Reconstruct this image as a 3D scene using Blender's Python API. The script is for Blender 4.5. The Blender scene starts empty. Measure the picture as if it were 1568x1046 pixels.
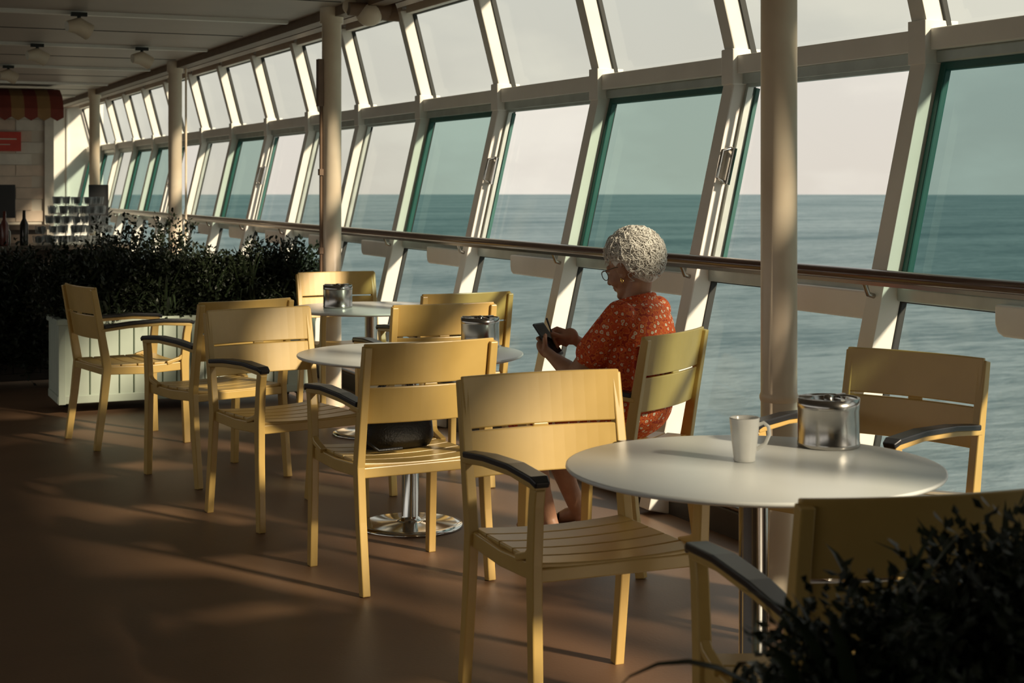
import bpy, bmesh, math, random
from mathutils import Vector, Matrix
random.seed(7)
scene=bpy.context.scene
V=Vector
# ------------------------------------------------------------------ helpers
class MB:
    def __init__(s): s.v=[];s.f=[];s.m=[];s.s=[]
    def add(s,vs,fs,mi=0,sm=False):
        o=len(s.v); s.v+= [tuple(v) for v in vs]
        for f in fs: s.f.append([i+o for i in f]); s.m.append(mi); s.s.append(sm)
    def box(s,c,d,mi=0,R=None):
        vs=[]
        for x in(-.5,.5):
            for y in(-.5,.5):
                for z in(-.5,.5):
                    p=V((x*d[0],y*d[1],z*d[2]))
                    if R is not None: p=R@p
                    vs.append(p+V(c))
        s.add(vs,[(0,1,3,2),(4,6,7,5),(0,4,5,1),(2,3,7,6),(0,2,6,4),(1,5,7,3)],mi)
    def bx(s,x0,x1,y0,y1,z0,z1,mi=0):
        s.box(((x0+x1)/2,(y0+y1)/2,(z0+z1)/2),(x1-x0,y1-y0,z1-z0),mi)
    def sweep(s,pts,side,w,t,mi=0):
        pts=[V(p) for p in pts]; side=V(side).normalized(); n=len(pts); vs=[];fs=[]
        for i,p in enumerate(pts):
            tg=(pts[min(i+1,n-1)]-pts[max(i-1,0)]).normalized()
            nn=side.cross(tg).normalized()
            ww=w[i] if isinstance(w,(list,tuple)) else w
            tt=t[i] if isinstance(t,(list,tuple)) else t
            for a,b in((-1,-1),(1,-1),(1,1),(-1,1)):
                vs.append(p+side*(a*ww/2)+nn*(b*tt/2))
        for i in range(n-1):
            for k in range(4):
                fs.append((i*4+k,i*4+(k+1)%4,i*4+4+(k+1)%4,i*4+4+k))
        fs.append((3,2,1,0)); fs.append(tuple(4*(n-1)+k for k in range(4)))
        s.add(vs,fs,mi)
    def tube(s,pts,r,mi=0,n=10,sm=True):
        pts=[V(p) for p in pts]; m=len(pts); vs=[];fs=[]
        up=V((0,0,1)); t0=(pts[1]-pts[0]).normalized()
        if abs(t0.dot(up))>.9: up=V((1,0,0))
        a=t0.cross(up).normalized()
        for i,p in enumerate(pts):
            tg=(pts[min(i+1,m-1)]-pts[max(i-1,0)]).normalized()
            a=(a-tg*a.dot(tg)).normalized(); b=tg.cross(a)
            rr=r[i] if isinstance(r,(list,tuple)) else r
            for k in range(n):
                th=2*math.pi*k/n
                vs.append(p+(a*math.cos(th)+b*math.sin(th))*rr)
        for i in range(m-1):
            for k in range(n):
                fs.append((i*n+k,i*n+(k+1)%n,(i+1)*n+(k+1)%n,(i+1)*n+k))
        s.add(vs,fs,mi,sm)
        s.add(vs[:n],[tuple(range(n-1,-1,-1))],mi); s.add(vs[-n:],[tuple(range(n))],mi)
    def sph(s,c,r,mi=0,R=None,nu=20,nv=12):
        if not isinstance(r,(list,tuple)): r=(r,r,r)
        vs=[];fs=[]
        def P(x,y,z):
            p=V((x*r[0],y*r[1],z*r[2]))
            if R is not None: p=R@p
            return p+V(c)
        vs.append(P(0,0,1))
        for j in range(1,nv):
            ph=math.pi*j/nv
            for i in range(nu):
                th=2*math.pi*i/nu
                vs.append(P(math.sin(ph)*math.cos(th),math.sin(ph)*math.sin(th),math.cos(ph)))
        vs.append(P(0,0,-1)); L=len(vs)-1
        for i in range(nu):
            fs.append((0,1+i,1+(i+1)%nu)); fs.append((L,L-nu+(i+1)%nu,L-nu+i))
        for j in range(nv-2):
            for i in range(nu):
                a=1+j*nu+i;b=1+j*nu+(i+1)%nu
                fs.append((a,a+nu,b+nu,b))
        s.add(vs,fs,mi,True)
    def cap(s,p0,p1,r0,r1,mi=0):   # tapered capsule
        p0=V(p0);p1=V(p1)
        s.sph(p0,r0,mi,nu=16,nv=10); s.sph(p1,r1,mi,nu=16,nv=10)
        s.tube([p0,p1],[r0,r1],mi,16)
    def chain(s,pts,rs,mi=0):
        for i in range(len(pts)-1): s.cap(pts[i],pts[i+1],rs[i],rs[i+1],mi)
    def lathe(s,prof,c=(0,0,0),mi=0,n=40,sm=True):
        vs=[];fs=[];c=V(c); m=len(prof)
        for r,z in prof:
            for k in range(n):
                th=2*math.pi*k/n
                vs.append(c+V((max(r,1e-4)*math.cos(th),max(r,1e-4)*math.sin(th),z)))
        for i in range(m-1):
            for k in range(n):
                fs.append((i*n+k,i*n+(k+1)%n,(i+1)*n+(k+1)%n,(i+1)*n+k))
        s.add(vs,fs,mi,sm)
    def mesh(s,name,mats,recalc=True):
        me=bpy.data.meshes.new(name); me.from_pydata(s.v,[],s.f)
        for m in mats: me.materials.append(m)
        me.polygons.foreach_set('material_index',s.m)
        me.polygons.foreach_set('use_smooth',s.s)
        me.update()
        if recalc:
            bm=bmesh.new(); bm.from_mesh(me); bmesh.ops.recalc_face_normals(bm,faces=bm.faces); bm.to_mesh(me); bm.free()
        return me
    def obj(s,name,mats,bevel=0,parent=None,recalc=True,merge=False):
        me=s.mesh(name,mats,recalc); o=bpy.data.objects.new(name,me); scene.collection.objects.link(o)
        if bevel: addbevel(o,bevel)
        if parent: o.parent=parent
        return o
def addbevel(o,w):
    b=o.modifiers.new('bevel','BEVEL'); b.width=w; b.segments=2; b.limit_method='ANGLE'; b.angle_limit=math.radians(40)
def empty(name,loc=(0,0,0),rz=0):
    e=bpy.data.objects.new(name,None); scene.collection.objects.link(e); e.location=loc; e.rotation_euler=(0,0,rz); e.empty_display_size=.1; return e
def mat(name,c,rough=.5,metal=0,c2=None,ns=8,nd=3,bump=0,bs=60,spec=.5,trans=0,coat=0,stretch=None,sheen=0):
    m=bpy.data.materials.new(name); m.use_nodes=True; nt=m.node_tree; N=nt.nodes; L=nt.links
    b=N['Principled BSDF']; b.inputs['Base Color'].default_value=(*c,1); b.inputs['Roughness'].default_value=rough
    b.inputs['Metallic'].default_value=metal; b.inputs['Specular IOR Level'].default_value=spec
    if trans: b.inputs['Transmission Weight'].default_value=trans
    if coat: b.inputs['Coat Weight'].default_value=coat
    if c2 is None: c2=tuple(x*.85 for x in c)
    tc=N.new('ShaderNodeTexCoord'); mp=N.new('ShaderNodeMapping'); L.new(tc.outputs['Object'],mp.inputs['Vector'])
    if stretch: mp.inputs['Scale'].default_value=stretch
    n=N.new('ShaderNodeTexNoise'); n.inputs['Scale'].default_value=ns; n.inputs['Detail'].default_value=nd
    L.new(mp.outputs[0],n.inputs['Vector'])
    r=N.new('ShaderNodeValToRGB'); r.color_ramp.elements[0].position=.35; r.color_ramp.elements[1].position=.65
    r.color_ramp.elements[0].color=(*c2,1); r.color_ramp.elements[1].color=(*c,1)
    L.new(n.outputs['Fac'],r.inputs[0]); L.new(r.outputs[0],b.inputs['Base Color'])
    if bump:
        n2=N.new('ShaderNodeTexNoise'); n2.inputs['Scale'].default_value=bs; n2.inputs['Detail'].default_value=4
        L.new(mp.outputs[0],n2.inputs['Vector']); bp=N.new('ShaderNodeBump'); bp.inputs['Strength'].default_value=bump; bp.inputs['Distance'].default_value=.01
        L.new(n2.outputs['Fac'],bp.inputs['Height']); L.new(bp.outputs[0],b.inputs['Normal'])
    return m
def glassmat(name,tint,gloss=.035):
    m=bpy.data.materials.new(name); m.use_nodes=True; nt=m.node_tree; N=nt.nodes; L=nt.links; N.clear()
    o=N.new('ShaderNodeOutputMaterial'); t=N.new('ShaderNodeBsdfTransparent'); g=N.new('ShaderNodeBsdfGlossy')
    g.inputs['Roughness'].default_value=.05; g.inputs['Color'].default_value=(.9,.95,.93,1)
    tc=N.new('ShaderNodeTexCoord'); n=N.new('ShaderNodeTexNoise'); n.inputs['Scale'].default_value=.8
    L.new(tc.outputs['Object'],n.inputs['Vector'])
    r=N.new('ShaderNodeValToRGB'); r.color_ramp.elements[0].color=(*[x*.95 for x in tint],1); r.color_ramp.elements[1].color=(*tint,1)
    L.new(n.outputs['Fac'],r.inputs[0]); L.new(r.outputs[0],t.inputs['Color'])
    mx=N.new('ShaderNodeMixShader'); mx.inputs[0].default_value=gloss; L.new(t.outputs[0],mx.inputs[1]); L.new(g.outputs[0],mx.inputs[2]); L.new(mx.outputs[0],o.inputs[0])
    return m
# ------------------------------------------------------------------ materials
M_white=mat('painted_steel_cream',(.90,.87,.80),.4,c2=(.85,.82,.75),ns=5,bump=.03,bs=25)
M_col=mat('painted_column',(.80,.68,.52),.35,c2=(.70,.57,.42),ns=4,bump=.04,bs=20)
M_gasket=mat('rubber_gasket',(.02,.022,.02),.6)
M_teal=mat('teal_sash',(.02,.12,.10),.4)
M_sash=mat('aluminium_sash',(.50,.55,.51),.35,metal=.3)
M_clear=glassmat('clear_glass',(.95,.95,.94))
M_light=glassmat('light_tinted_glass',(.78,.81,.77))
M_tint=glassmat('tinted_glass',(.41,.55,.52))
M_dark=glassmat('dark_tinted_glass',(.33,.46,.45))
M_low=glassmat('lower_glass',(.78,.82,.80))
M_yel=mat('mustard_lacquer',(.60,.40,.125),.32,c2=(.54,.355,.105),ns=6,spec=.65)
M_black=mat('black_plastic',(.018,.018,.02),.35)
M_steel=mat('brushed_steel',(.50,.48,.45),.2,metal=1,c2=(.4,.38,.36),ns=3,stretch=(1,1,.05))
M_chrome=mat('chrome',(.70,.69,.66),.12,metal=1)
M_ttop=mat('white_laminate',(.80,.82,.80),.28,c2=(.77,.79,.77),ns=3)
M_cer=mat('white_ceramic',(.82,.81,.77),.2)
M_floor=mat('brown_deck_floor',(.19,.104,.055),.5,c2=(.145,.080,.043),ns=1.3,nd=6,bump=.06,bs=90)
M_ceil=mat('ceiling_panel',(.50,.43,.37),.5,c2=(.46,.40,.34),ns=2)
M_soff=mat('brown_soffit',(.20,.12,.07),.5,c2=(.16,.095,.055))
M_kerb=mat('dark_kerb',(.05,.04,.03),.6)
M_rail=mat('varnished_wood',(.10,.045,.03),.3,c2=(.07,.03,.02),ns=10,stretch=(1,.1,1),coat=.4)
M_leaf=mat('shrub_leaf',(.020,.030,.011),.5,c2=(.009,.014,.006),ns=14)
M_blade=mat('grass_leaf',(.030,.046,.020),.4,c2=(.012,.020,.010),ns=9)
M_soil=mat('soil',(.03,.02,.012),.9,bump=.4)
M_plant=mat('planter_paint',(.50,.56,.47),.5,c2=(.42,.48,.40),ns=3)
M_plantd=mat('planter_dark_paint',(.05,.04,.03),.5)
M_wall=mat('wall_cream',(.62,.55,.45),.6,c2=(.56,.50,.41),ns=2)
# ------------------------------------------------------------------ room shell
KX,KZ=3.80,1.94; BX=3.35; TX,TZ=3.63,2.60; CZ=2.55
Y0,DY=5.96,1.31
YS=[Y0+DY*k for k in range(-9,15)]   # mullion stations
YA,YB=YS[0],YS[-1]
def obox(n,a,b,mats,):
    m=MB(); m.bx(a[0],b[0],a[1],b[1],a[2],b[2]); return m.obj(n,mats)
obox('floor',(-4,YA,-.12),(3.45,YB,0),[M_floor])
m=MB(); m.bx(-4,3.02,YA,YB,CZ,CZ+.12)
for k in range(-6,6):
    yy=10.5+2.45*k
    if yy<YB-.3:
        m.bx(-4,2.95,yy-.03,yy+.03,CZ-.025,CZ,1); m.bx(-4,2.95,yy+.05,yy+.065,CZ-.012,CZ,2)
        m.bx(-4,2.95,yy-1.22,yy-1.212,CZ-.004,CZ,2)
m.obj('ceiling',[M_ceil,M_white,M_gasket])
m=MB(); m.bx(3.02,3.75,YA,YB,TZ+.02,TZ+.14,0); m.bx(3.0,3.1,YA,YB,CZ-.06,TZ+.02,0); m.bx(3.35,3.45,YA,YB,TZ-.03,TZ+.02,0)
m.tube([(3.22,YA,TZ-.03),(3.22,YB,TZ-.03)],.022,0,10)
m.obj('trim_1',[M_soff])
m=MB(); m.bx(3.355,3.50,YA,YB,-.1,.11,0); m.bx(3.36,3.44,YA,YB,.11,.125,1); m.obj('trim_2',[M_kerb,M_soff],.008)
# unseen port wall: bays between parapet, header and posts opened for fill light
m=MB(); m.bx(-4.12,-4,YA,YB,0,1.05); m.bx(-4.12,-4,YA,YB,2.35,CZ)
for k in range(13): m.bx(-4.12,-4,YA+k*2.4,YA+k*2.4+.12,1.05,2.35,1)
m.obj('wall_left',[M_wall,M_white],.01)
obox('wall_back',(-4,YA-.12,0),(3.95,YA,TZ),[M_wall])
# far wall with white panels
m=MB(); m.bx(-4,3.95,YB,YB+.12,0,TZ+.1,0)
for xx in(2.6,3.0,3.4): m.bx(xx,xx+.03,YB-.03,YB,0,CZ,0)
m.bx(2.4,3.6,YB-.05,YB,1.0,1.06,0)
m.obj('wall_far',[M_white],.005)
def lowX(z): return BX+(KX-BX)*z/KZ
def upX(z): return KX+(TX-KX)*(z-KZ)/(TZ-KZ)
nl=V((KZ,0,-(KX-BX))).normalized()   # outboard normal lower
nu_=V((TZ-KZ,0,KX-TX)).normalized()
def pane(m,ya,yb,za,zb,fx,nrm,gi,fi=2,fr=.012,out=0.0):
    # glass + rubber gasket frame
    A=V((fx(za),0,za))+nrm*out; B=V((fx(zb),0,zb))+nrm*out
    vs=[V((A.x,ya,A.z)),V((A.x,yb,A.z)),V((B.x,yb,B.z)),V((B.x,ya,B.z))]
    m.add(vs,[(0,1,2,3)],gi)
    sd=(0,1,0)
    for yy in(ya,yb): m.sweep([(A.x,yy,A.z),(B.x,yy,B.z)],sd,fr,.03,fi)
    for P in(A,B): m.box((P.x,(ya+yb)/2,P.z),(.03,yb-ya,fr),fi)
def sash(m,ya,yb,za,zb,fx,nrm,mi,w,out):
    A=V((fx(za),0,za))+nrm*out; B=V((fx(zb),0,zb))+nrm*out
    for yy in(ya+w/2,yb-w/2): m.sweep([(A.x,yy,A.z),(B.x,yy,B.z)],(0,1,0),w,.03,mi)
    m.box((A.x+.003,(ya+yb)/2,A.z+w/2),(.03,yb-ya,w),mi); m.box((B.x-.003,(ya+yb)/2,B.z-w/2),(.03,yb-ya,w),mi)
kinds={8:'clear',9:'tint',10:'clear',11:'tint',12:'light',13:'light',14:'clear',15:'tint',16:'light',17:'clear',18:'tint',19:'tint',20:'light',21:'tint',22:'tint',7:'dark'}
NS=4   # first bays (aft), out of view, made solid to block the sun
m=MB()
for (fa,fb,za,zb) in((lowX,lowX,0,KZ),(upX,upX,KZ,TZ)):
    xa,xb=(BX if za==0 else KX),(KX if za==0 else TX)
    m.add([(xa-.03,YA,za),(xa-.03,YS[NS],za),(xb-.03,YS[NS],zb),(xb-.03,YA,zb),(xa+.03,YA,za),(xa+.03,YS[NS],za),(xb+.03,YS[NS],zb),(xb+.03,YA,zb)],[(0,1,2,3),(7,6,5,4),(0,4,5,1),(3,2,6,7),(0,3,7,4),(1,5,6,2)],0)
for q in range(NS): m.sweep([(BX-.05,YS[q]+.6,0),(KX-.05,YS[q]+.6,KZ),(TX-.05,YS[q]+.6,TZ)],(0,1,0),.06,.05,0)
m.obj('wall_right_sun_block',[M_white])
for i in range(NS,len(YS)-1):
    a=YS[i]+.045; b=YS[i+1]-.045
    kd=kinds.get(i,'clear')
    m=MB(); mats=[M_white,{'clear':M_clear,'light':M_light,'tint':M_tint,'dark':M_dark}[kd],M_gasket,M_teal,M_light,M_sash,M_chrome,M_low]
    # mullion (near side of the bay) : lower leg + upper leg
    off=.045
    p0=V((BX,YS[i],0))-nl*off; p1=V((KX,YS[i],KZ))-nl*off; p2=V((TX,YS[i],TZ))-nu_*off
    m.sweep([p0,p1],(0,1,0),.09,.105,0)
    m.sweep([p1+V((0,0,-.01)),p2],(0,1,0),.085,.095,0)
    m.box((KX-.05,YS[i],KZ),(.15,.10,.16),0)
    # knee beam
    m.bx(KX-.10,KX+.03,a-.01,b+.01,KZ-.03,KZ+.05,0)
    m.bx(KX-.075,KX+.03,a-.01,b+.01,KZ-.075,KZ-.03,5)
    m.bx(lowX(1.0)-.03,lowX(1.0)+.03,a,b,1.0,1.05,5)
    m.bx(TX-.05,TX+.05,a,b,TZ-.04,TZ+.02,0)
    pane(m,a,b,KZ+.05,TZ-.04,upX,nu_,4)
    pane(m,a,b,1.06,KZ-.075,lowX,nl,1)
    pane(m,a,b,.12,1.0,lowX,nl,7)
    if kd in('tint','dark'):
        sash(m,a,b,1.06,KZ-.075,lowX,nl,3,.035,-.02)
    else:
        sash(m,a,b,1.06,KZ-.075,lowX,nl,5,.02,-.02)
    if kd=='clear':   # teal edge of slid pane and handle
        m.sweep([(lowX(1.08)-.03,b-.09,1.08),(lowX(1.84)-.03,b-.09,1.84)],(0,1,0),.018,.02,3)
        zz=1.5; xx=lowX(zz)-.07
        m.sweep([(xx-.01,b-.03,zz-.08),(xx+.03,b-.03,zz+.08)],(0,1,0),.05,.02,6)
        m.tube([(xx-.01,b-.03,zz-.07),(xx-.05,b-.03,zz-.05),(xx-.02,b-.03,zz+.07),(xx+.03,b-.03,zz+.08)],.008,6,8)
    m.obj('window_%d'%(i-NS+1),mats,.006)
# rail with brackets
m=MB(); RX,RZ=3.44,1.095
m.tube([(RX,YA,RZ),(RX,YB,RZ)],[.024,.024],0,14)
m.bx(RX-.012,RX+.012,YA,YB,RZ-.034,RZ-.018,1)
for yy in YS[1:-1]: m.tube([(RX,yy,RZ-.02),(RX+.02,yy,RZ-.07),(lowX(1.0)-.05,yy,RZ-.09)],.01,1,8)
m.obj('handrail',[M_rail,M_steel])
# white rounded boxes hanging under the rail line
m=MB()
for i in range(NS,len(YS)-1):
    a=YS[i]+.05; b=a+.66; r=.04
    xc=lowX(.99)-.045
    pts=[(a,.925),(b-r,.925),(b-r*.3,.925+r*.3),(b,.925+r),(b,1.03),(a,1.03)]
    vs=[(xc-.02,p[0],p[1]) for p in pts]+[(xc+.02,p[0],p[1]) for p in pts]; n=len(pts)
    m.add(vs,[tuple(range(n)),tuple(range(2*n-1,n-1,-1))]+[(k,(k+1)%n,n+(k+1)%n,n+k) for k in range(n)],0)
m.obj('trim_3',[M_white],.008)
# ------------------------------------------------------------------ columns
for j,(yy,extra) in enumerate([(4.53,0),(9.64,1),(14.46,2),(19.08,0),(-.5,0)]):
    m=MB(); m.lathe([(.0,0),(.085,0),(.085,.02),(.062,.025),(.062,CZ-.10),(.075,CZ-.10),(.075,CZ-.0)],(3.0-0.0,yy,0),0,40)
    m.lathe([(.0625,.68),(.066,.69),(.066,.70),(.0625,.71)],(3.0,yy,0),0,40)
    if extra==1:
        m.tube([(2.93,yy,.8),(2.93,yy,2.2)],.012,1,8); 
        for z in(1.0,1.5,2.0,2.15): m.bx(2.915,2.95,yy-.02,yy+.02,z-.02,z+.02,1)
        m.bx(2.905,2.94,yy-.025,yy+.025,1.92,2.22,1)
    if extra==2: m.tube([(3.1,yy,.9),(3.1,yy,CZ)],.010,0,8)
    m.obj('support_column',[M_col,M_soff])
# ------------------------------------------------------------------ ceiling lights
for (x,y) in[(1.54,10.42),(1.58,12.87),(1.62,15.32),(2.4,12.87)]:
    m=MB()
    m.tube([(x,y,CZ-.02),(x,y,CZ-.09)],.012,1,10); m.bx(x-.05,x+.05,y-.02,y+.02,CZ-.04,CZ-.015,1)
    m.tube([(x-.08,y-.02,CZ-.11),(x-.01,y,CZ-.10),(x+.07,y+.02,CZ-.14)],[.035,.055,.055],0,16)
    m.tube([(x+.055,y+.02,CZ-.135),(x+.073,y+.021,CZ-.142)],[.046,.046],1,16)
    m.obj('ceiling_spotlight',[M_col,M_gasket])
m=MB(); x,y,z=3.02,8.95,2.44
m.sph((x,y,z),(.08,.07,.07),0); m.sph((x-.1,y+.05,z+.05),(.05,.05,.05),0); m.tube([(x-.13,y,z+.03),(x+.13,y,z+.02)],[.04,.055],1,16)
m.tube([(x,y,z+.03),(x,y,CZ)],.02,1,10); m.tube([(x+.1,y,z),(x+.17,y-.02,z+.02)],[.035,.06],1,16)
m.obj('ceiling_floodlight',[M_col,M_soff])
# ------------------------------------------------------------------ chair
def yb(z): return -.215-(z-.44)*.17
cm=MB()
for sx in(-1,1):
    x=sx*.243
    cm.sweep([(x,-.27,0),(x,-.235,.25),(x,-.215,.44),(x,yb(.6),.6),(x,yb(.86)-.004,.862)],(1,0,0),.03,[.036,.04,.046,.04,.03],0)
    cm.sweep([(x,.235,0),(x,.225,.3),(x,.222,.45),(x,.235,.60),(x,.245,.648)],(1,0,0),.03,[.036,.04,.046,.04,.04],0)
    cm.sweep([(x,.262,.650),(x,.1,.662),(x,-.1,.655),(x,-.25,.640)],(1,0,0),.034,.018,0)
    cm.sweep([(x,.275,.658),(x,.25,.670),(x,.1,.679),(x,-.08,.673),(x,-.235,.658)],(1,0,0),[.04,.052,.054,.05,.042],.018,1)
    cm.sweep([(x*.97,-.22,.425),(x*.97,0,.415),(x*.97,.22,.425)],(1,0,0),.022,.045,0)
    # curved brace under arm front
    cm.sweep([(x,.235,.50),(x,.19,.465),(x,.12,.445)],(1,0,0),.024,.02,0)
cm.bx(-.235,.235,.205,.235,.40,.437,0); cm.bx(-.235,.235,-.235,-.205,.40,.437,0)
for k in range(5):
    y0=-.222+k*.092
    pts=[]
    n=9; vs=[];fs=[]
    for q in range(n):
        xx=-.232+.464*q/(n-1); dz=-.010*(1-(xx/.232)**2)
        for (yy,zz) in((y0,.438),(y0+.086,.438),(y0+.086,.452),(y0,.452)): vs.append((xx,yy,zz+dz))
    for q in range(n-1):
        for r in range(4): fs.append((q*4+r,q*4+(r+1)%4,q*4+4+(r+1)%4,q*4+4+r))
    fs+= [(0,1,2,3),tuple(4*(n-1)+r for r in range(4))]
    cm.add(vs,fs,0)
def panel(z0,z1,nz,w0,w1):
    nx=15; th=.015; vs=[];fs=[]
    zs=[z0+(z1-z0)*j/nz for j in range(nz+1)]
    for side in(0,1):
        for j,z in enumerate(zs):
            w=w0+(w1-w0)*j/nz
            for i in range(nx):
                t=-1+2*i/(nx-1); x=t*w
                c=.030*(1-t*t)
                vs.append((x,yb(z)+.016-c-(th if side else 0),z))
    S=nx*(nz+1)
    for j in range(nz):
        for i in range(nx-1):
            a=j*nx+i; fs.append((a,a+1,a+nx+1,a+nx)); fs.append((S+a,S+a+nx,S+a+nx+1,S+a+1))
    for i in range(nx-1):
        fs.append((i,S+i,S+i+1,i+1)); a=nz*nx+i; fs.append((a,a+1,S+a+1,S+a))
    for j in range(nz):
        a=j*nx; fs.append((a,a+nx,S+a+nx,S+a)); a=j*nx+nx-1; fs.append((a,S+a,S+a+nx,a+nx))
    cm.add(vs,fs,0,False)
panel(.725,.872,4,.246,.250); panel(.590,.718,3,.240,.246)
cm.box((0,yb(.72)-.022,.7215),(.05,.012,.012),0)
CH=cm.mesh('dining_chair',[M_yel,M_black])
def chair(x,y,fx,fy):
    o=bpy.data.objects.new('dining_chair',CH); scene.collection.objects.link(o); o.location=(x,y,0)
    o.rotation_euler=(0,0,math.atan2(-fx,fy)); addbevel(o,.004); return o
chair(1.922,3.868,-.015,-1)      # front pale
chair(1.943,5.433,-.074,.995)
chair(1.84,6.54,.199,-.985)
chair(1.777,7.607,-.287,.958)
chair(1.581,8.83,.98,.167)
chair(2.64,7.03,0,1)
chair(2.99,7.66,-.08,1)
chair(1.863,2.533,.18,.98)
chair(2.98,9.20,0,-1)
chair(3.02,4.06,-.93,-.36)
chair(2.765,5.345,-.56,.83)
# ------------------------------------------------------------------ tables
def table(x,y):
    m=MB(); H=.72; r=.47
    m.lathe([(0,H-.016),(r-.02,H-.016),(r-.004,H-.011),(r,H-.006),(r-.001,H-.001),(r-.006,H),(0,H)],(x,y,0),0,96)
    m.lathe([(0,H-.016),(.15,H-.017),(.15,H-.024),(.045,H-.03),(.036,H-.05),(.036,.045),(.045,.03),(.06,.024),(.19,.018),(.215,.014),(.22,.006),(.22,0),(0,0)],(x,y,0),1,64)
    m.obj('round_cafe_table',[M_ttop,M_chrome])
table(2.137,3.341); table(2.25,6.135); table(2.88,8.5)
def pot(x,y):
    m=MB(); r=.083; h=.13
    m.lathe([(0,0),(r-.002,0),(r,.002),(r,.012),(r-.001,.014),(r-.001,h-.03),(r,h-.028),(r,h),(r-.004,h),(r-.004,h-.012),(0,h-.02)],(x,y,.7205),0,48)
    # ashtray lid: dish with raised knob and rests
    m.lathe([(r-.004,h-.004),(.05,h-.002),(.045,h-.012),(0,h-.012)],(x,y,.7205),0,48)
    m.lathe([(0,h+.008),(.012,h+.006),(.014,h-.004),(.016,h-.012)],(x,y,.7205),0,20)
    for a in(.4,2.5,4.6): m.box((x+math.cos(a)*.06,y+math.sin(a)*.06,.7205+h+.001),(.035,.012,.006),0,Matrix.Rotation(a,3,'Z'))
    m.obj('steel_table_ashtray',[M_steel])
pot(2.475,3.50); pot(2.60,6.22); pot(2.70,8.56)
m=MB(); x,y=2.144,3.393
m.lathe([(0,0),(.026,0),(.028,.003),(.0275,.01),(.034,.06),(.038,.108),(.037,.111),(.035,.108),(.031,.06),(.025,.012),(0,.01)],(x,y,.7205),0,40)
d=V((.85,-.53,0)).normalized()
m.tube([V((x,y,.7205+z))+d*r for r,z in((.034,.092),(.048,.098),(.060,.088),(.062,.068),(.052,.045),(.030,.030))],[.005]*6,0,10)
m.obj('coffee_mug',[M_cer])
# ------------------------------------------------------------------ handbag on chair
m=MB(); 
R=Matrix.Rotation(.07,3,'Z')
n=12; vs=[];fs=[]
prof=[(.13,.055,0),(.145,.07,.03),(.14,.065,.09),(.12,.04,.15),(.11,.02,.17)]
for (a,b_,z) in prof:
    for k in range(24):
        th=2*math.pi*k/24; cx=abs(math.cos(th))**.7*math.copysign(1,math.cos(th)); cy=abs(math.sin(th))**.7*math.copysign(1,math.sin(th))
        vs.append(R@V((cx*a,cy*b_,z)))
for j in range(len(prof)-1):
    for k in range(24): fs.append((j*24+k,j*24+(k+1)%24,j*24+24+(k+1)%24,j*24+24+k))
fs.append(tuple(range(23,-1,-1))); fs.append(tuple(96+k for k in range(24)))
m.add(vs,fs,0,True)
for s in(-.02,.02):
    m.tube([R@V((-.08,s,.14)),R@V((-.075,s,.2)),R@V((-.04,s*.6,.245)),R@V((.04,s*.6,.245)),R@V((.075,s,.2)),R@V((.08,s,.14))],.007,0,8)
m.tube([R@V((-.13,-.05,.10)),R@V((-.17,-.08,.05)),R@V((-.12,-.12,.01)),R@V((-.02,-.10,.008))],.006,0,8)
o=m.obj('black_handbag',[mat('black_leather',(.015,.015,.017),.4,bump=.2,bs=120)]); o.location=(1.96,5.50,.45)
# ------------------------------------------------------------------ foliage
def leaf(m,p,d,up,L,W,mi):
    s=d.cross(up)
    if s.length<1e-3: s=V((1,0,0))
    s.normalize(); n=s.cross(d).normalized()
    m.add([p,p+d*L*.5+s*W-n*W*.3,p+d*L,p+d*L*.5-s*W-n*W*.3,p+d*L*.5+n*W*.1],[(0,1,4),(1,2,4),(2,3,4),(3,0,4)],mi,True)
def bush(m,c,r,count,L=.04,mi=0,lo=-.35):
    c=V(c)
    # sprigs with leaves
    for k in range(count):
        th=random.uniform(0,2*math.pi); u=random.uniform(lo,1); s=math.sqrt(max(0,1-u*u))
        dr=V((s*math.cos(th),s*math.sin(th),u)); rad=random.uniform(.55,1.05)*(1+.18*math.sin(5*th+3*u+c.x*7))
        p=c+V((dr.x*r[0],dr.y*r[1],dr.z*r[2]))*rad
        gd=(dr+V((random.gauss(0,.35),random.gauss(0,.35),.5+random.gauss(0,.3)))).normalized()
        for q in range(5):
            pp=p+gd*(q*L*.45)
            d=(gd*.6+V((random.gauss(0,.7),random.gauss(0,.7),random.gauss(.1,.5)))).normalized()
            leaf(m,pp,d,V((random.gauss(0,1),random.gauss(0,1),1)),L*random.uniform(.7,1.2),L*.26,mi)
def blades(m,c,count,L,mi=1,w=.009,spread=1):
    for k in range(count):
        th=random.uniform(0,2*math.pi); lean=random.uniform(.15,1.0)*spread; ln=L*random.uniform(.6,1.1)
        h=V((math.cos(th),math.sin(th),0)); p=V(c)+h*random.uniform(0,.05)+V((random.gauss(0,.03),random.gauss(0,.03),0)); ang=math.radians(85)-lean*.5
        sd=V((-h.y,h.x,0)); n=8; vs=[];fs=[]
        for i in range(n+1):
            t=i/n; ww=w*(math.sin(math.pi*min(1,t*.75+.25))**.8)*(1 if t<.98 else .05)
            vs+=[p+sd*ww,p-V((0,0,ww*.5)),p-sd*ww]
            p=p+(h*math.cos(ang)+V((0,0,1))*math.sin(ang))*(ln/n); ang-=lean*.33*(.5+t)
        for i in range(n):
            a=i*3; fs+=[(a,a+1,a+4,a+3),(a+1,a+2,a+5,a+4)]
        m.add(vs,fs,mi,True)
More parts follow.
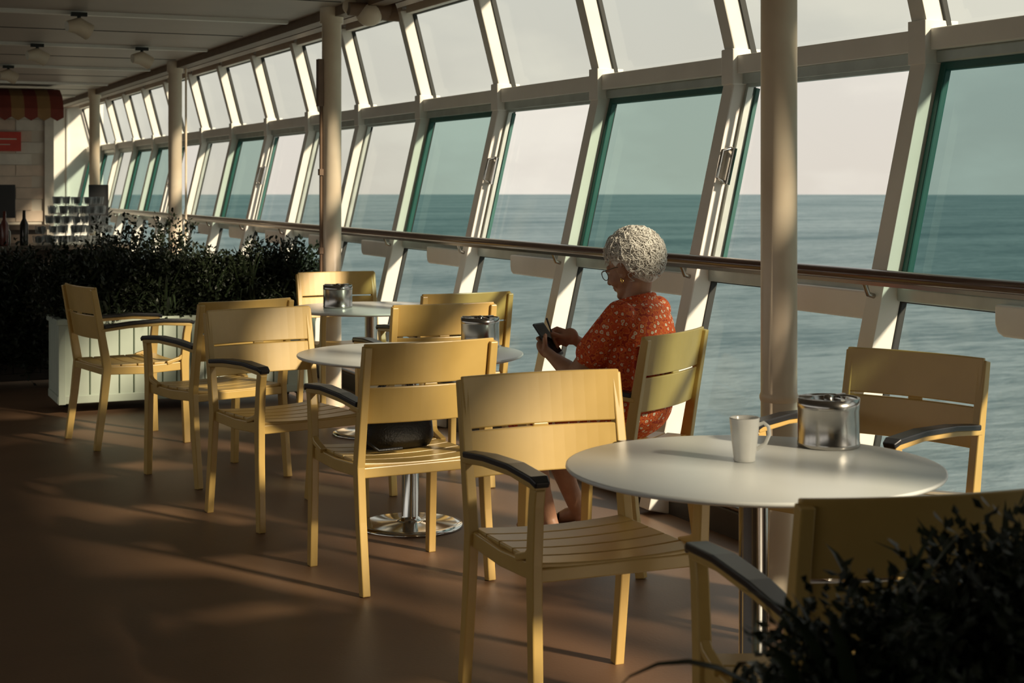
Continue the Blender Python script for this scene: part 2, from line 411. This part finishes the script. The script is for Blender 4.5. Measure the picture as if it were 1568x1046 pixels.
def planter(x0,x1,y0,y1,h,name='planter_box',mt=None):
    e=empty(name,((x0+x1)/2,(y0+y1)/2,0)); cx,cy=(x0+x1)/2,(y0+y1)/2; a=(x1-x0)/2; b=(y1-y0)/2
    m=MB(); z0=.06
    m.bx(-a+.01,a-.01,-b+.01,b-.01,z0,h-.03,0)
    for sx in(-a,a):
        for sy in(-b,b): m.box((sx*.985,sy*.97,(z0+h)/2),(.045,.045,h-z0),0)
    for sy in(-b,b): m.box((0,sy,h-.02),(2*a+.04,.05,.035),0); m.box((0,sy,z0+.03),(2*a+.02,.03,.05),0)
    for sx in(-a,a): m.box((sx,0,h-.02),(.05,2*b+.04,.035),0); m.box((sx,0,z0+.03),(.03,2*b+.02,.05),0)
    n=int(2*a/.09)
    for k in range(n): m.box((-a+(k+.5)*2*a/n,-b+.004,(z0+h)/2),(2*a/n-.008,.02,h-z0-.06),0)
    n=max(2,int(2*b/.09))
    for k in range(n):
        for s in(-1,1): m.box((s*(a-.004),-b+(k+.5)*2*b/n,(z0+h)/2),(.02,2*b/n-.008,h-z0-.06),0)
    for sx in(-a+.08,a-.08):
        for sy in(-b+.06,b-.06): m.tube([(sx-.012,sy,.03),(sx+.012,sy,.03)],.03,1,14); m.box((sx,sy,.055),(.05,.05,.02),1)
    m.obj('box',[mt or M_plant,M_gasket],.004,parent=e)
    s=MB(); s.bx(-a+.03,a-.03,-b+.03,b-.03,h-.06,h-.035,0); s.obj('soil',[M_soil],parent=e)
    return e,cx,cy
# background planter
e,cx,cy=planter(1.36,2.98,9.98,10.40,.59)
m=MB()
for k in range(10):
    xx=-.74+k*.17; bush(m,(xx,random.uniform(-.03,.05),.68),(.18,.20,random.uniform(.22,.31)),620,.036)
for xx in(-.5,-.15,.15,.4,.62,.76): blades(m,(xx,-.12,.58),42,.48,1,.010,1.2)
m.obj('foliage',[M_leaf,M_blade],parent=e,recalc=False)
# farther planter
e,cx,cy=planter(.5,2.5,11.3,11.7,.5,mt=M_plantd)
m=MB()
for k in range(9):
    xx=-.9+k*.22; hh=.34 if k<6 else .50
    bush(m,(xx,-.05,.58),(.22,.30,hh),480,.04)
    if k<5: bush(m,(xx,-.22,.38),(.2,.14,.28),300,.04,0,-.9)
for xx in(-.8,-.4,0,.5): blades(m,(xx,-.18,.5),44,.6,1,.011,1.6)
m.obj('foliage',[M_leaf,M_blade],parent=e,recalc=False)
# foreground planter
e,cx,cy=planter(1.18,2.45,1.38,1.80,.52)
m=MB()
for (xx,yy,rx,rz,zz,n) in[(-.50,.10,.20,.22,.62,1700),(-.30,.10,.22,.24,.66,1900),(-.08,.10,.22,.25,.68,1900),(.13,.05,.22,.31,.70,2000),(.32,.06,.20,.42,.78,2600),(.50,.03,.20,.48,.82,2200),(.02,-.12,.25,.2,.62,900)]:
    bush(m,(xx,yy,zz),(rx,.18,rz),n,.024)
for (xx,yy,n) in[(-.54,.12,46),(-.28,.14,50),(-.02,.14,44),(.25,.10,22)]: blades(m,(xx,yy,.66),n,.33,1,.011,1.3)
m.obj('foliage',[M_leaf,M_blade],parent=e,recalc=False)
# ------------------------------------------------------------------ bar at the far left
M_bar=mat('dark_bar_wood',(.05,.035,.025),.35)
m=MB(); m.bx(.4,2.35,13.4,14.0,0,.88,0); m.bx(.35,2.40,13.34,14.06,.88,.92,1); 
for k in range(8): m.bx(.45+k*.24,.45+k*.24+.2,13.385,13.40,.1,.8,1)
m.obj('bar_counter',[M_bar,mat('bar_top',(.12,.10,.08),.25)],.006)
M_tumbler=bpy.data.materials.new('tumbler_glass'); M_tumbler.use_nodes=True
nt=M_tumbler.node_tree; N=nt.nodes; L=nt.links; N.clear(); o_=N.new('ShaderNodeOutputMaterial'); t_=N.new('ShaderNodeBsdfTransparent'); g_=N.new('ShaderNodeBsdfPrincipled'); mx=N.new('ShaderNodeMixShader'); lw=N.new('ShaderNodeLayerWeight'); lw.inputs[0].default_value=.15
g_.inputs['Base Color'].default_value=(.7,.76,.76,1); g_.inputs['Roughness'].default_value=.06; L.new(lw.outputs['Facing'],mx.inputs[0]); L.new(t_.outputs[0],mx.inputs[1]); L.new(g_.outputs[0],mx.inputs[2]); L.new(mx.outputs[0],o_.inputs[0])
m=MB()
for t in range(5):
    zb=.922+t*.082
    for i in range(9-t):
        for j in range(3):
            ox=random.gauss(0,.010); oy=random.gauss(0,.012); rr=random.uniform(.85,1.08); hh=random.uniform(.062,.078)
            m.lathe([(0,0),(.022*rr,0),(.030*rr,.012),(.037*rr,hh),(.035*rr,hh),(.027*rr,.014),(0,.008)],(1.68+i*.079+t*.04+ox,13.55+j*.083+oy,zb),0,14)
m.obj('stacked_tumblers',[M_tumbler,M_white])
m=MB()
for k in range(22):
    x=.95+random.random()*.62; y=13.45+random.random()*.5; h=random.uniform(.18,.30); mi=random.randrange(3)
    m.lathe([(0,0),(.032,0),(.034,.01),(.034,h*.6),(.014,h*.76),(.012,h),(0,h)],(x,y,.92),mi,14)
m.obj('bottle_collection',[mat('bottle_dark',(.02,.02,.015),.15),mat('bottle_red',(.12,.03,.02),.2),mat('bottle_clear',(.25,.25,.22),.15)])
m=MB(); m.bx(2.34,2.52,15.2,15.24,.98,1.42,0); m.bx(2.41,2.45,15.22,15.26,.0,1.0,0); m.bx(2.3,2.56,15.1,15.34,0,.03,0); m.obj('menu_display_stand',[M_black],.004)
# bar facade
m=MB(); m.bx(-3.9,2.41,18.6,18.8,0,CZ-.03,0)
for r in range(10):
    for c in range(8):
        x1=2.40-c*.36-(r%2)*.18; m.bx(x1-.352,x1,18.585,18.60,1.0+r*.13,1.0+r*.13+.122,1+random.randrange(2))
m.bx(2.36,2.46,18.55,18.85,0,CZ-.03,1)
m.bx(-3.9,2.36,18.1,18.58,.92,.97,3)
m.bx(-3.9,2.34,18.2,18.57,0,.92,3)
m.obj('bar_facade',[M_wall,mat('tile_cream',(.70,.64,.54),.4),mat('tile_rust',(.66,.52,.40),.4),M_bar])
m=MB(); n=30; W=4.6; x1=2.50
for k in range(n):
    xa=x1-k*.14; xb=xa-.14; mi=k%2
    P=[(18.54,2.50),(18.35,2.48),(18.15,2.40),(18.05,2.26)]
    vs=[(xa,p[0],p[1]) for p in P]+[(xb,p[0],p[1]) for p in P]
    m.add(vs,[(0,1,5,4),(1,2,6,5),(2,3,7,6)],mi)
    m.add([(xa,18.05,2.26),(xb,18.05,2.26),(xb,18.04,2.17),((xa+xb)/2,18.04,2.13),(xa,18.04,2.17)],[(0,1,2,3,4)],mi)
m.add([(2.5,18.54,2.5),(2.5,18.35,2.48),(2.5,18.15,2.40),(2.5,18.05,2.26),(2.5,18.54,2.26)],[(0,1,2,3,4)],0)
o=m.obj('striped_awning',[mat('awning_red',(.22,.04,.025),.8),mat('awning_gold',(.32,.18,.07),.8)],recalc=False)
sm=o.modifiers.new('solid','SOLIDIFY'); sm.thickness=.01
m=MB(); m.bx(1.55,2.10,18.54,18.575,1.80,2.02,0); m.bx(1.60,2.05,18.535,18.541,1.93,1.945,1); m.bx(1.66,1.98,18.535,18.541,1.87,1.88,1); m.obj('red_sign',[mat('sign_red',(.55,.05,.03),.5),M_wall],.003)
m=MB(); m.bx(1.55,2.0,18.2,18.24,1.05,1.42,0); m.bx(1.75,1.80,18.22,18.27,.975,1.1,0); m.bx(1.68,1.87,18.18,18.3,.972,.982,0); m.obj('till_monitor',[M_black],.004)
# ------------------------------------------------------------------ sea
m=MB(); n=96; R_=4260
m.lathe([(0,0),(60,0),(200,0),(700,0),(2000,0),(R_,0)],(0,0,-25),0,n,False)
so=m.obj('sea',[],recalc=False)
ms=bpy.data.materials.new('sea_water'); ms.use_nodes=True; nt=ms.node_tree; N=nt.nodes; L=nt.links; N.clear()
out=N.new('ShaderNodeOutputMaterial'); df=N.new('ShaderNodeBsdfDiffuse'); gl=N.new('ShaderNodeBsdfGlossy'); gl.inputs['Roughness'].default_value=.35; mx=N.new('ShaderNodeMixShader'); mx.inputs[0].default_value=.12
tc=N.new('ShaderNodeTexCoord'); mp=N.new('ShaderNodeMapping'); mp.inputs['Rotation'].default_value=(0,0,.42); mp.inputs['Scale'].default_value=(.35,1,1)
L.new(tc.outputs['Object'],mp.inputs['Vector'])
n1=N.new('ShaderNodeTexNoise'); n1.inputs['Scale'].default_value=.42; n1.inputs['Detail'].default_value=8; n1.inputs['Roughness'].default_value=.68
n2=N.new('ShaderNodeTexNoise'); n2.inputs['Scale'].default_value=.02; n2.inputs['Detail'].default_value=6
L.new(mp.outputs[0],n1.inputs['Vector']); L.new(mp.outputs[0],n2.inputs['Vector'])
ad=N.new('ShaderNodeMath'); ad.operation='MULTIPLY_ADD'; ad.inputs[1].default_value=.6; L.new(n1.outputs['Fac'],ad.inputs[0])
m2=N.new('ShaderNodeMath'); m2.operation='MULTIPLY'; m2.inputs[1].default_value=.4; L.new(n2.outputs['Fac'],m2.inputs[0]); L.new(m2.outputs[0],ad.inputs[2])
rp=N.new('ShaderNodeValToRGB'); rp.color_ramp.elements[0].position=.42; rp.color_ramp.elements[0].color=(.080,.145,.168,1); rp.color_ramp.elements[1].position=.58; rp.color_ramp.elements[1].color=(.24,.32,.345,1)
L.new(ad.outputs[0],rp.inputs[0]); L.new(rp.outputs[0],df.inputs['Color'])
bp=N.new('ShaderNodeBump'); bp.inputs['Strength'].default_value=.9; bp.inputs['Distance'].default_value=1.8; L.new(n1.outputs['Fac'],bp.inputs['Height']); L.new(bp.outputs[0],df.inputs['Normal']); L.new(bp.outputs[0],gl.inputs['Normal'])
L.new(df.outputs[0],mx.inputs[1]); L.new(gl.outputs[0],mx.inputs[2]); L.new(mx.outputs[0],out.inputs[0])
so.data.materials.append(ms)
# ------------------------------------------------------------------ seated woman
W=empty('seated_woman',(2.776,5.353,-.012),math.atan2(.83,-.56))
M_skin=mat('skin',(.46,.25,.155),.5,c2=(.40,.20,.12),ns=18,bump=.08,bs=90)
b=MB()
HC=V((-.090,.0,1.120)); HR=Matrix.Rotation(math.radians(18),3,'Y')@Matrix.Rotation(0,3,'Z')
def H(x,y,z): return HC+HR@V((x,y,z))
def HS(c,r,mm=None): (mm or b).sph(H(*c),r,0,HR,nu=28,nv=18)
HS((-.015,0,.02),(.092,.074,.088)); HS((.03,0,-.02),(.058,.06,.085)); HS((.035,0,-.078),(.045,.046,.038))
HS((.072,0,-.095),(.016,.02,.016))
b.cap(H(.082,0,.005),H(.103,0,-.034),.008,.012); HS((.092,.010,-.036),(.010,.009,.008)); HS((.092,-.010,-.036),(.010,.009,.008))
for s in(-1,1):
    HS((.055,s*.036,-.035),(.028,.024,.03)); b.cap(H(.082,s*.012,.020),H(.068,s*.045,.018),.008,.008)
    HS((.078,s*.030,.008),(.012,.015,.007)); HS((.077,s*.030,-.012),(.011,.014,.005))
    HS((.004,s*.072,-.012),(.020,.010,.032)); HS((-.002,s*.080,-.002),(.016,.006,.022)); HS((.006,s*.077,-.034),(.010,.007,.010))
HS((.082,0,-.058),(.012,.022,.006)); HS((.080,0,-.069),(.012,.020,.007))
b.chain([H(-.02,0,-.06),(-.115,0,1.00),(-.13,0,.93)],[.050,.052,.07])
# torso
for (c,r) in[((-.13,0,.89),(.10,.155,.11)),((-.12,0,.76),(.11,.15,.13)),((-.10,0,.61),(.13,.175,.13)),((-.125,0,.955),(.07,.14,.05))]: b.sph(c,r,0)
# arms
SL=V((-.125,.150,.950)); EL=V((.035,.200,.715)); WL=V((.195,.095,.765))
SR=V((-.125,-.150,.950)); ER=V((.035,-.200,.715)); WR=V((.165,-.085,.80))
def along(a,b_,t): return a+(b_-a)*t
for S,E,Wr in((SL,EL,WL),(SR,ER,WR)):
    b.chain([S,along(S,E,.45),E,along(E,Wr,.35),Wr],[.050,.047,.038,.037,.023])
# phone frame
PC=V((.275,.0,.825)); nn=V((-.78,0,.62)).normalized(); tt=V((.62,0,.78)).normalized(); ll=V((0,1,0))
# left hand holds the phone from behind
palm=PC-nn*.024-tt*.03+ll*.028
b.chain([WL,along(WL,palm,.55),palm],[.023,.021,.017]); b.sph(palm,(.02,.036,.042),0,Matrix((nn,ll,tt)).transposed())
for k in range(4):
    o_=tt*(.022-.019*k); l_=[.9,1,.95,.8][k]
    b.chain([palm+tt*.03+o_-ll*.006,PC-nn*.016+o_-ll*.024*l_,PC-nn*.010+o_-ll*.046*l_,PC+nn*.006+o_-ll*.047*l_],[.0095,.0088,.0080,.0070])
b.chain([palm-tt*.01+ll*.02,PC+ll*.052-tt*.03,PC+ll*.048+nn*.014-tt*.005,PC+ll*.026+nn*.014+tt*.012],[.013,.0105,.0095,.008])
# right hand above the screen holding a stylus
pr=V((.205,-.055,.835))
b.chain([WR,along(WR,pr,.6),pr],[.023,.021,.018]); b.sph(pr,(.036,.020,.034),0)
tipc=V((.262,-.008,.852))
for k in range(4):
    o_=V((.0,-.004*k,-.018*k))
    root=pr+V((.022,.008,.020))+o_
    b.chain([root,root+V((.028,.012,.010)),tipc+o_*.9+V((.006-.004*k,-.006,.004)),tipc+o_*.85+V((-.004-.006*k,.004,-.012))],[.0095,.0088,.008,.0072])
b.chain([pr+V((.0,.018,.0)),pr+V((.028,.034,.002)),tipc+V((-.010,.010,-.004))],[.012,.010,.0082])
# legs
hl,kl,al=V((-.05,.09,.555)),V((.36,.06,.50)),V((.36,-.15,.085))
hr,kr,ar=V((-.05,-.09,.555)),V((.37,-.10,.50)),V((.31,-.31,.085))
for h,k_,a in((hl,kl,al),(hr,kr,ar)):
    b.chain([h,along(h,k_,.5),k_],[.095,.082,.058])
    c=along(k_,a,.33)+V((-.012,0,0)); b.chain([k_,c,along(k_,a,.7),a],[.055,.057,.040,.034])
    fd=V((.88,-.35,0)).normalized() if a is al else V((.92,-.2,0)).normalized()
    he=a+V((0,0,-.038))-fd*.03; ball=a+fd*.12+V((0,0,-.045)); toe=a+fd*.165+V((0,0,-.052))
    b.chain([a,he],[.033,.027]); b.chain([a,along(a,ball,.5)+V((0,0,.004)),ball],[.033,.031,.024]); 
    sd=V((-fd.y,fd.x,0))
    for q in range(5): b.cap(ball+sd*(.028-.014*q),toe+sd*(.030-.015*q)-fd*(.006*q),.012,.009 if q else .011)
def remesh(o,vs,it,fac=.5):
    r=o.modifiers.new('remesh','REMESH'); r.mode='VOXEL'; r.voxel_size=vs; r.use_smooth_shade=True
    s=o.modifiers.new('smooth','SMOOTH'); s.factor=fac; s.iterations=it
body=b.obj('body',[M_skin],parent=W); remesh(body,.0045,3)
# dress
d=MB()
for (c,r) in[((-.13,0,.885),(.120,.172,.125)),((-.12,0,.77),(.132,.168,.15)),((-.11,0,.69),(.145,.178,.13)),((-.10,0,.61),(.145,.190,.14)),((-.125,0,.945),(.085,.155,.062)),((-.06,.0,.85),(.09,.12,.10))]: d.sph(c,r,0,nu=28,nv=18)
for S,E in((SL,EL),(SR,ER)):
    d.chain([S+V((0,0,-.004)),along(S,E,.3),along(S,E,.62)],[.058,.060,.064])
    for q in range(6):
        aa=q*1.05; d.sph(along(S,E,.62)+V((.028*math.cos(aa),.032*math.sin(aa),-.012+.01*math.sin(3*aa))),.036,0,nu=14,nv=8)
for h,k_ in((hl,kl),(hr,kr)): d.chain([h,along(h,k_,.5),along(h,k_,.93)],[.112,.098,.078])
d.chain([along(hl,hr,.5),along(kl,kr,.5)+V((-.04,0,-.0))],[.10,.075])
for s in(-1,1): d.cap((.0,s*.165,.50),(.25,s*.13,.47),.04,.035)
d.tube([(-.115+.066*math.cos(a),.070*math.sin(a),.998+.018*-math.cos(a)) for a in[2*math.pi*k/24 for k in range(25)]],.012,0,10)
# soft gathers running down the back and sleeves
for q in range(9):
    a=math.radians(120+q*15); d.tube([V((-.13+.122*math.cos(a)*r1,.172*math.sin(a)*r1,z)) for z,r1 in((.94,.80),(.88,.97),(.80,1.02),(.70,1.06),(.62,1.08))],.008,0,8)
M_dress=bpy.data.materials.new('floral_fabric'); M_dress.use_nodes=True; nt=M_dress.node_tree; N=nt.nodes; L=nt.links; B=N['Principled BSDF']; B.inputs['Roughness'].default_value=.8
tc=N.new('ShaderNodeTexCoord'); v1=N.new('ShaderNodeTexVoronoi'); v1.inputs['Scale'].default_value=42; v1.inputs['Randomness'].default_value=.5; L.new(tc.outputs['Object'],v1.inputs['Vector'])
n1=N.new('ShaderNodeTexNoise'); n1.inputs['Scale'].default_value=150; L.new(tc.outputs['Object'],n1.inputs['Vector'])
aa=N.new('ShaderNodeMath'); aa.operation='MULTIPLY_ADD'; aa.inputs[1].default_value=.5; L.new(n1.outputs['Fac'],aa.inputs[0]); L.new(v1.outputs['Distance'],aa.inputs[2])
rp=N.new('ShaderNodeValToRGB'); cr=rp.color_ramp; cr.interpolation='CONSTANT'; cr.elements[0].color=(.80,.26,.08,1); cr.elements[1].position=.40; cr.elements[1].color=(.80,.64,.48,1)
e1=cr.elements.new(.54); e1.color=(.64,.075,.014,1); e2=cr.elements.new(.80); e2.color=(.74,.16,.03,1); e3=cr.elements.new(.92); e3.color=(.44,.03,.01,1)
L.new(aa.outputs[0],rp.inputs[0]); L.new(rp.outputs[0],B.inputs['Base Color'])
wv=N.new('ShaderNodeTexNoise'); wv.inputs['Scale'].default_value=14; wv.inputs['Detail'].default_value=3; L.new(tc.outputs['Object'],wv.inputs['Vector']); bp=N.new('ShaderNodeBump'); bp.inputs['Distance'].default_value=.02; bp.inputs['Strength'].default_value=.7; L.new(wv.outputs['Fac'],bp.inputs['Height']); L.new(bp.outputs[0],B.inputs['Normal'])
dr=d.obj('dress',[M_dress],parent=W); remesh(dr,.006,5)
# hair
M_hair=mat('white_hair',(.88,.85,.79),.5,c2=(.70,.68,.63),ns=60,bump=.2,bs=120)
h=MB(); hs=MB()
h.sph(H(-.028,0,.032),(.096,.084,.088),0,HR,nu=28,nv=18); h.sph(H(-.062,0,-.030),(.050,.062,.052),0,HR)
def okdir(v):
    if v.z<(-.92 if v.x<-.25 else -.5): return False
    if v.x>.35 and v.z<.45: return False
    if v.x>-.1 and v.z<.05: return False
    if v.x>.15 and v.z<.25: return False
    return True
cnt=0
while cnt<1700:
    v=V((random.gauss(0,1),random.gauss(0,1),random.gauss(0,1))).normalized()
    if not okdir(v): continue
    cnt+=1
    if cnt<150: h.sph(H(-.028+v.x*.098,v.y*.087,.030+v.z*.092),random.uniform(.012,.019),0,nu=10,nv=7)
    # wavy lock lying over the scalp, combed back and down with a curl at the end
    pts=[]; u=V(v); ph=random.uniform(0,6.28); lift=random.uniform(.99,1.20); am=random.uniform(.05,.15)
    side=V((random.gauss(0,.35),random.gauss(0,.35),0))
    for s_ in range(9):
        g_=V((-.75,0,-.55))+side; t_=(g_-u*g_.dot(u)).normalized(); bi=u.cross(t_)
        uu=(u+bi*am*math.sin(ph+s_*1.15)).normalized(); k_=lift+.05*math.sin(ph*2+s_*1.1)
        pts.append(H(-.028+uu.x*.104*k_,uu.y*.091*k_,.030+uu.z*.098*k_))
        u=(u+t_*.085).normalized()
        if u.z<-.90: break
    if len(pts)>3: hs.tube(pts,[.0017]*(len(pts)-1)+[.0005],0,4)
ho=h.obj('hair',[M_hair],parent=W); remesh(ho,.006,1)
hs.obj('hair_curls',[M_hair],parent=W)
# face details, glasses, earring
g=MB()
for s in(-1,1):
    g.sph(H(.073,s*.030,-.002),.0110,1,HR,nu=16,nv=10); g.sph(H(.0825,s*.030,-.004),.0045,2,HR,nu=10,nv=8)
    pts=[H(.098,s*.033+.023*math.cos(a),-.006+.019*math.sin(a)) for a in[2*math.pi*k/20 for k in range(21)]]
    g.tube(pts,.0016,0,6)
    g.tube([H(.098,s*.056,.002),H(.085,s*.074,.006),H(.02,s*.082,.006),H(-.012,s*.084,.0)],.0016,0,6)
    g.tube([H(.008,s*.085,-.040),H(.010,s*.087,-.050),H(.006,s*.087,-.060),H(.0,s*.086,-.050),H(.008,s*.085,-.040)],.0022,3,6)
g.tube([H(.099,-.010,.0),H(.104,0,.004),H(.099,.010,.0)],.0016,0,6)
g.obj('eyes_and_glasses',[mat('glasses_frame',(.12,.09,.06),.3),mat('eye_white',(.65,.62,.58),.2),mat('iris',(.05,.03,.02),.2),mat('gold',(.8,.5,.15),.25,metal=1)],parent=W)
Rp=Matrix((nn,ll,tt)).transposed()
p=MB(); p.box(PC,(.009,.074,.150),0,Rp); p.box(PC+nn*.0048,(.001,.066,.138),1,Rp)
p.tube([tipc+V((-.012,.002,-.030)),tipc+V((.02,.008,.055))],[.0025,.004],0,8)
p.obj('phone_and_stylus',[M_black,mat('phone_screen',(.02,.025,.03),.08)],.003,parent=W)
sh=MB()
for a,fd in((al,V((.88,-.35,0)).normalized()),(ar,V((.92,-.2,0)).normalized())):
    sd=V((-fd.y,fd.x,0)); pr_=[(-.065,.024),(-.05,.034),(0,.034),(.06,.040),(.12,.046),(.16,.040),(.185,.022)]
    L1=[a+fd*x+sd*w for x,w in pr_]; R1=[a+fd*x-sd*w for x,w in pr_][::-1]; P=L1+R1; n=len(P)
    vs=[(q.x,q.y,.012) for q in P]+[(q.x,q.y,.026) for q in P]
    sh.add(vs,[tuple(range(n)),tuple(range(2*n-1,n-1,-1))]+[(k,(k+1)%n,n+(k+1)%n,n+k) for k in range(n)],0)
    c=a+fd*.095; sh.tube([V((c.x,c.y,0))+sd*(.046*math.cos(t))+V((0,0,.015+.055*math.sin(t))) for t in[math.pi*k/10 for k in range(11)]],.008,0,8)
sh.obj('sandals',[mat('sandal_leather',(.05,.03,.02),.6)],parent=W)
# ------------------------------------------------------------------ world, sun, camera
w=bpy.data.worlds.new('hazy_sky'); scene.world=w; w.use_nodes=True; nt=w.node_tree; N=nt.nodes; L=nt.links
bg=N['Background']; bg.inputs['Strength'].default_value=1.08
tc=N.new('ShaderNodeTexCoord'); sx=N.new('ShaderNodeSeparateXYZ'); L.new(tc.outputs['Generated'],sx.inputs[0])
rp=N.new('ShaderNodeValToRGB'); cr=rp.color_ramp; cr.elements[0].position=0; cr.elements[0].color=(.77,.71,.63,1); cr.elements[1].position=.7; cr.elements[1].color=(.58,.64,.66,1)
q=cr.elements.new(.12); q.color=(.77,.74,.68,1); q=cr.elements.new(.3); q.color=(.70,.72,.69,1)
L.new(sx.outputs['Z'],rp.inputs[0])
mp=N.new('ShaderNodeMapping'); mp.inputs['Scale'].default_value=(1,1,2.6); L.new(tc.outputs['Generated'],mp.inputs['Vector'])
nz=N.new('ShaderNodeTexNoise'); nz.inputs['Scale'].default_value=5; nz.inputs['Detail'].default_value=7; L.new(mp.outputs[0],nz.inputs['Vector'])
r2=N.new('ShaderNodeValToRGB'); r2.color_ramp.elements[0].position=.47; r2.color_ramp.elements[0].color=(0,0,0,1); r2.color_ramp.elements[1].position=.60; r2.color_ramp.elements[1].color=(.95,.95,.95,1)
L.new(nz.outputs['Fac'],r2.inputs[0])
mc=N.new('ShaderNodeMix'); mc.data_type='RGBA'; L.new(r2.outputs[0],mc.inputs[0]); L.new(rp.outputs[0],mc.inputs[6]); mc.inputs[7].default_value=(.88,.83,.74,1)
L.new(mc.outputs[2],bg.inputs['Color'])
sd=bpy.data.lights.new('sun','SUN'); sd.energy=6.8; sd.color=(1,.83,.63); sd.angle=math.radians(4.0)
so=bpy.data.objects.new('sun',sd); scene.collection.objects.link(so); el=math.radians(26)
dv=V((-.494*math.cos(el),.87*math.cos(el),-math.sin(el))); so.rotation_euler=dv.to_track_quat('-Z','Y').to_euler(); so.location=(10,-10,8)
cd=bpy.data.cameras.new('camera'); co=bpy.data.objects.new('camera',cd); scene.collection.objects.link(co)
co.location=(0,0,1.42); co.rotation_euler=(math.radians(90),0,-math.radians(23.85))
cd.sensor_width=36; cd.lens=2400/1568*36; cd.shift_y=-240/1568; cd.clip_end=20000; cd.clip_start=.05
cd.dof.use_dof=True; cd.dof.focus_distance=6.0; cd.dof.aperture_fstop=7.0
scene.camera=co
scene.view_settings.view_transform='Standard'
scene.view_settings.look='None'
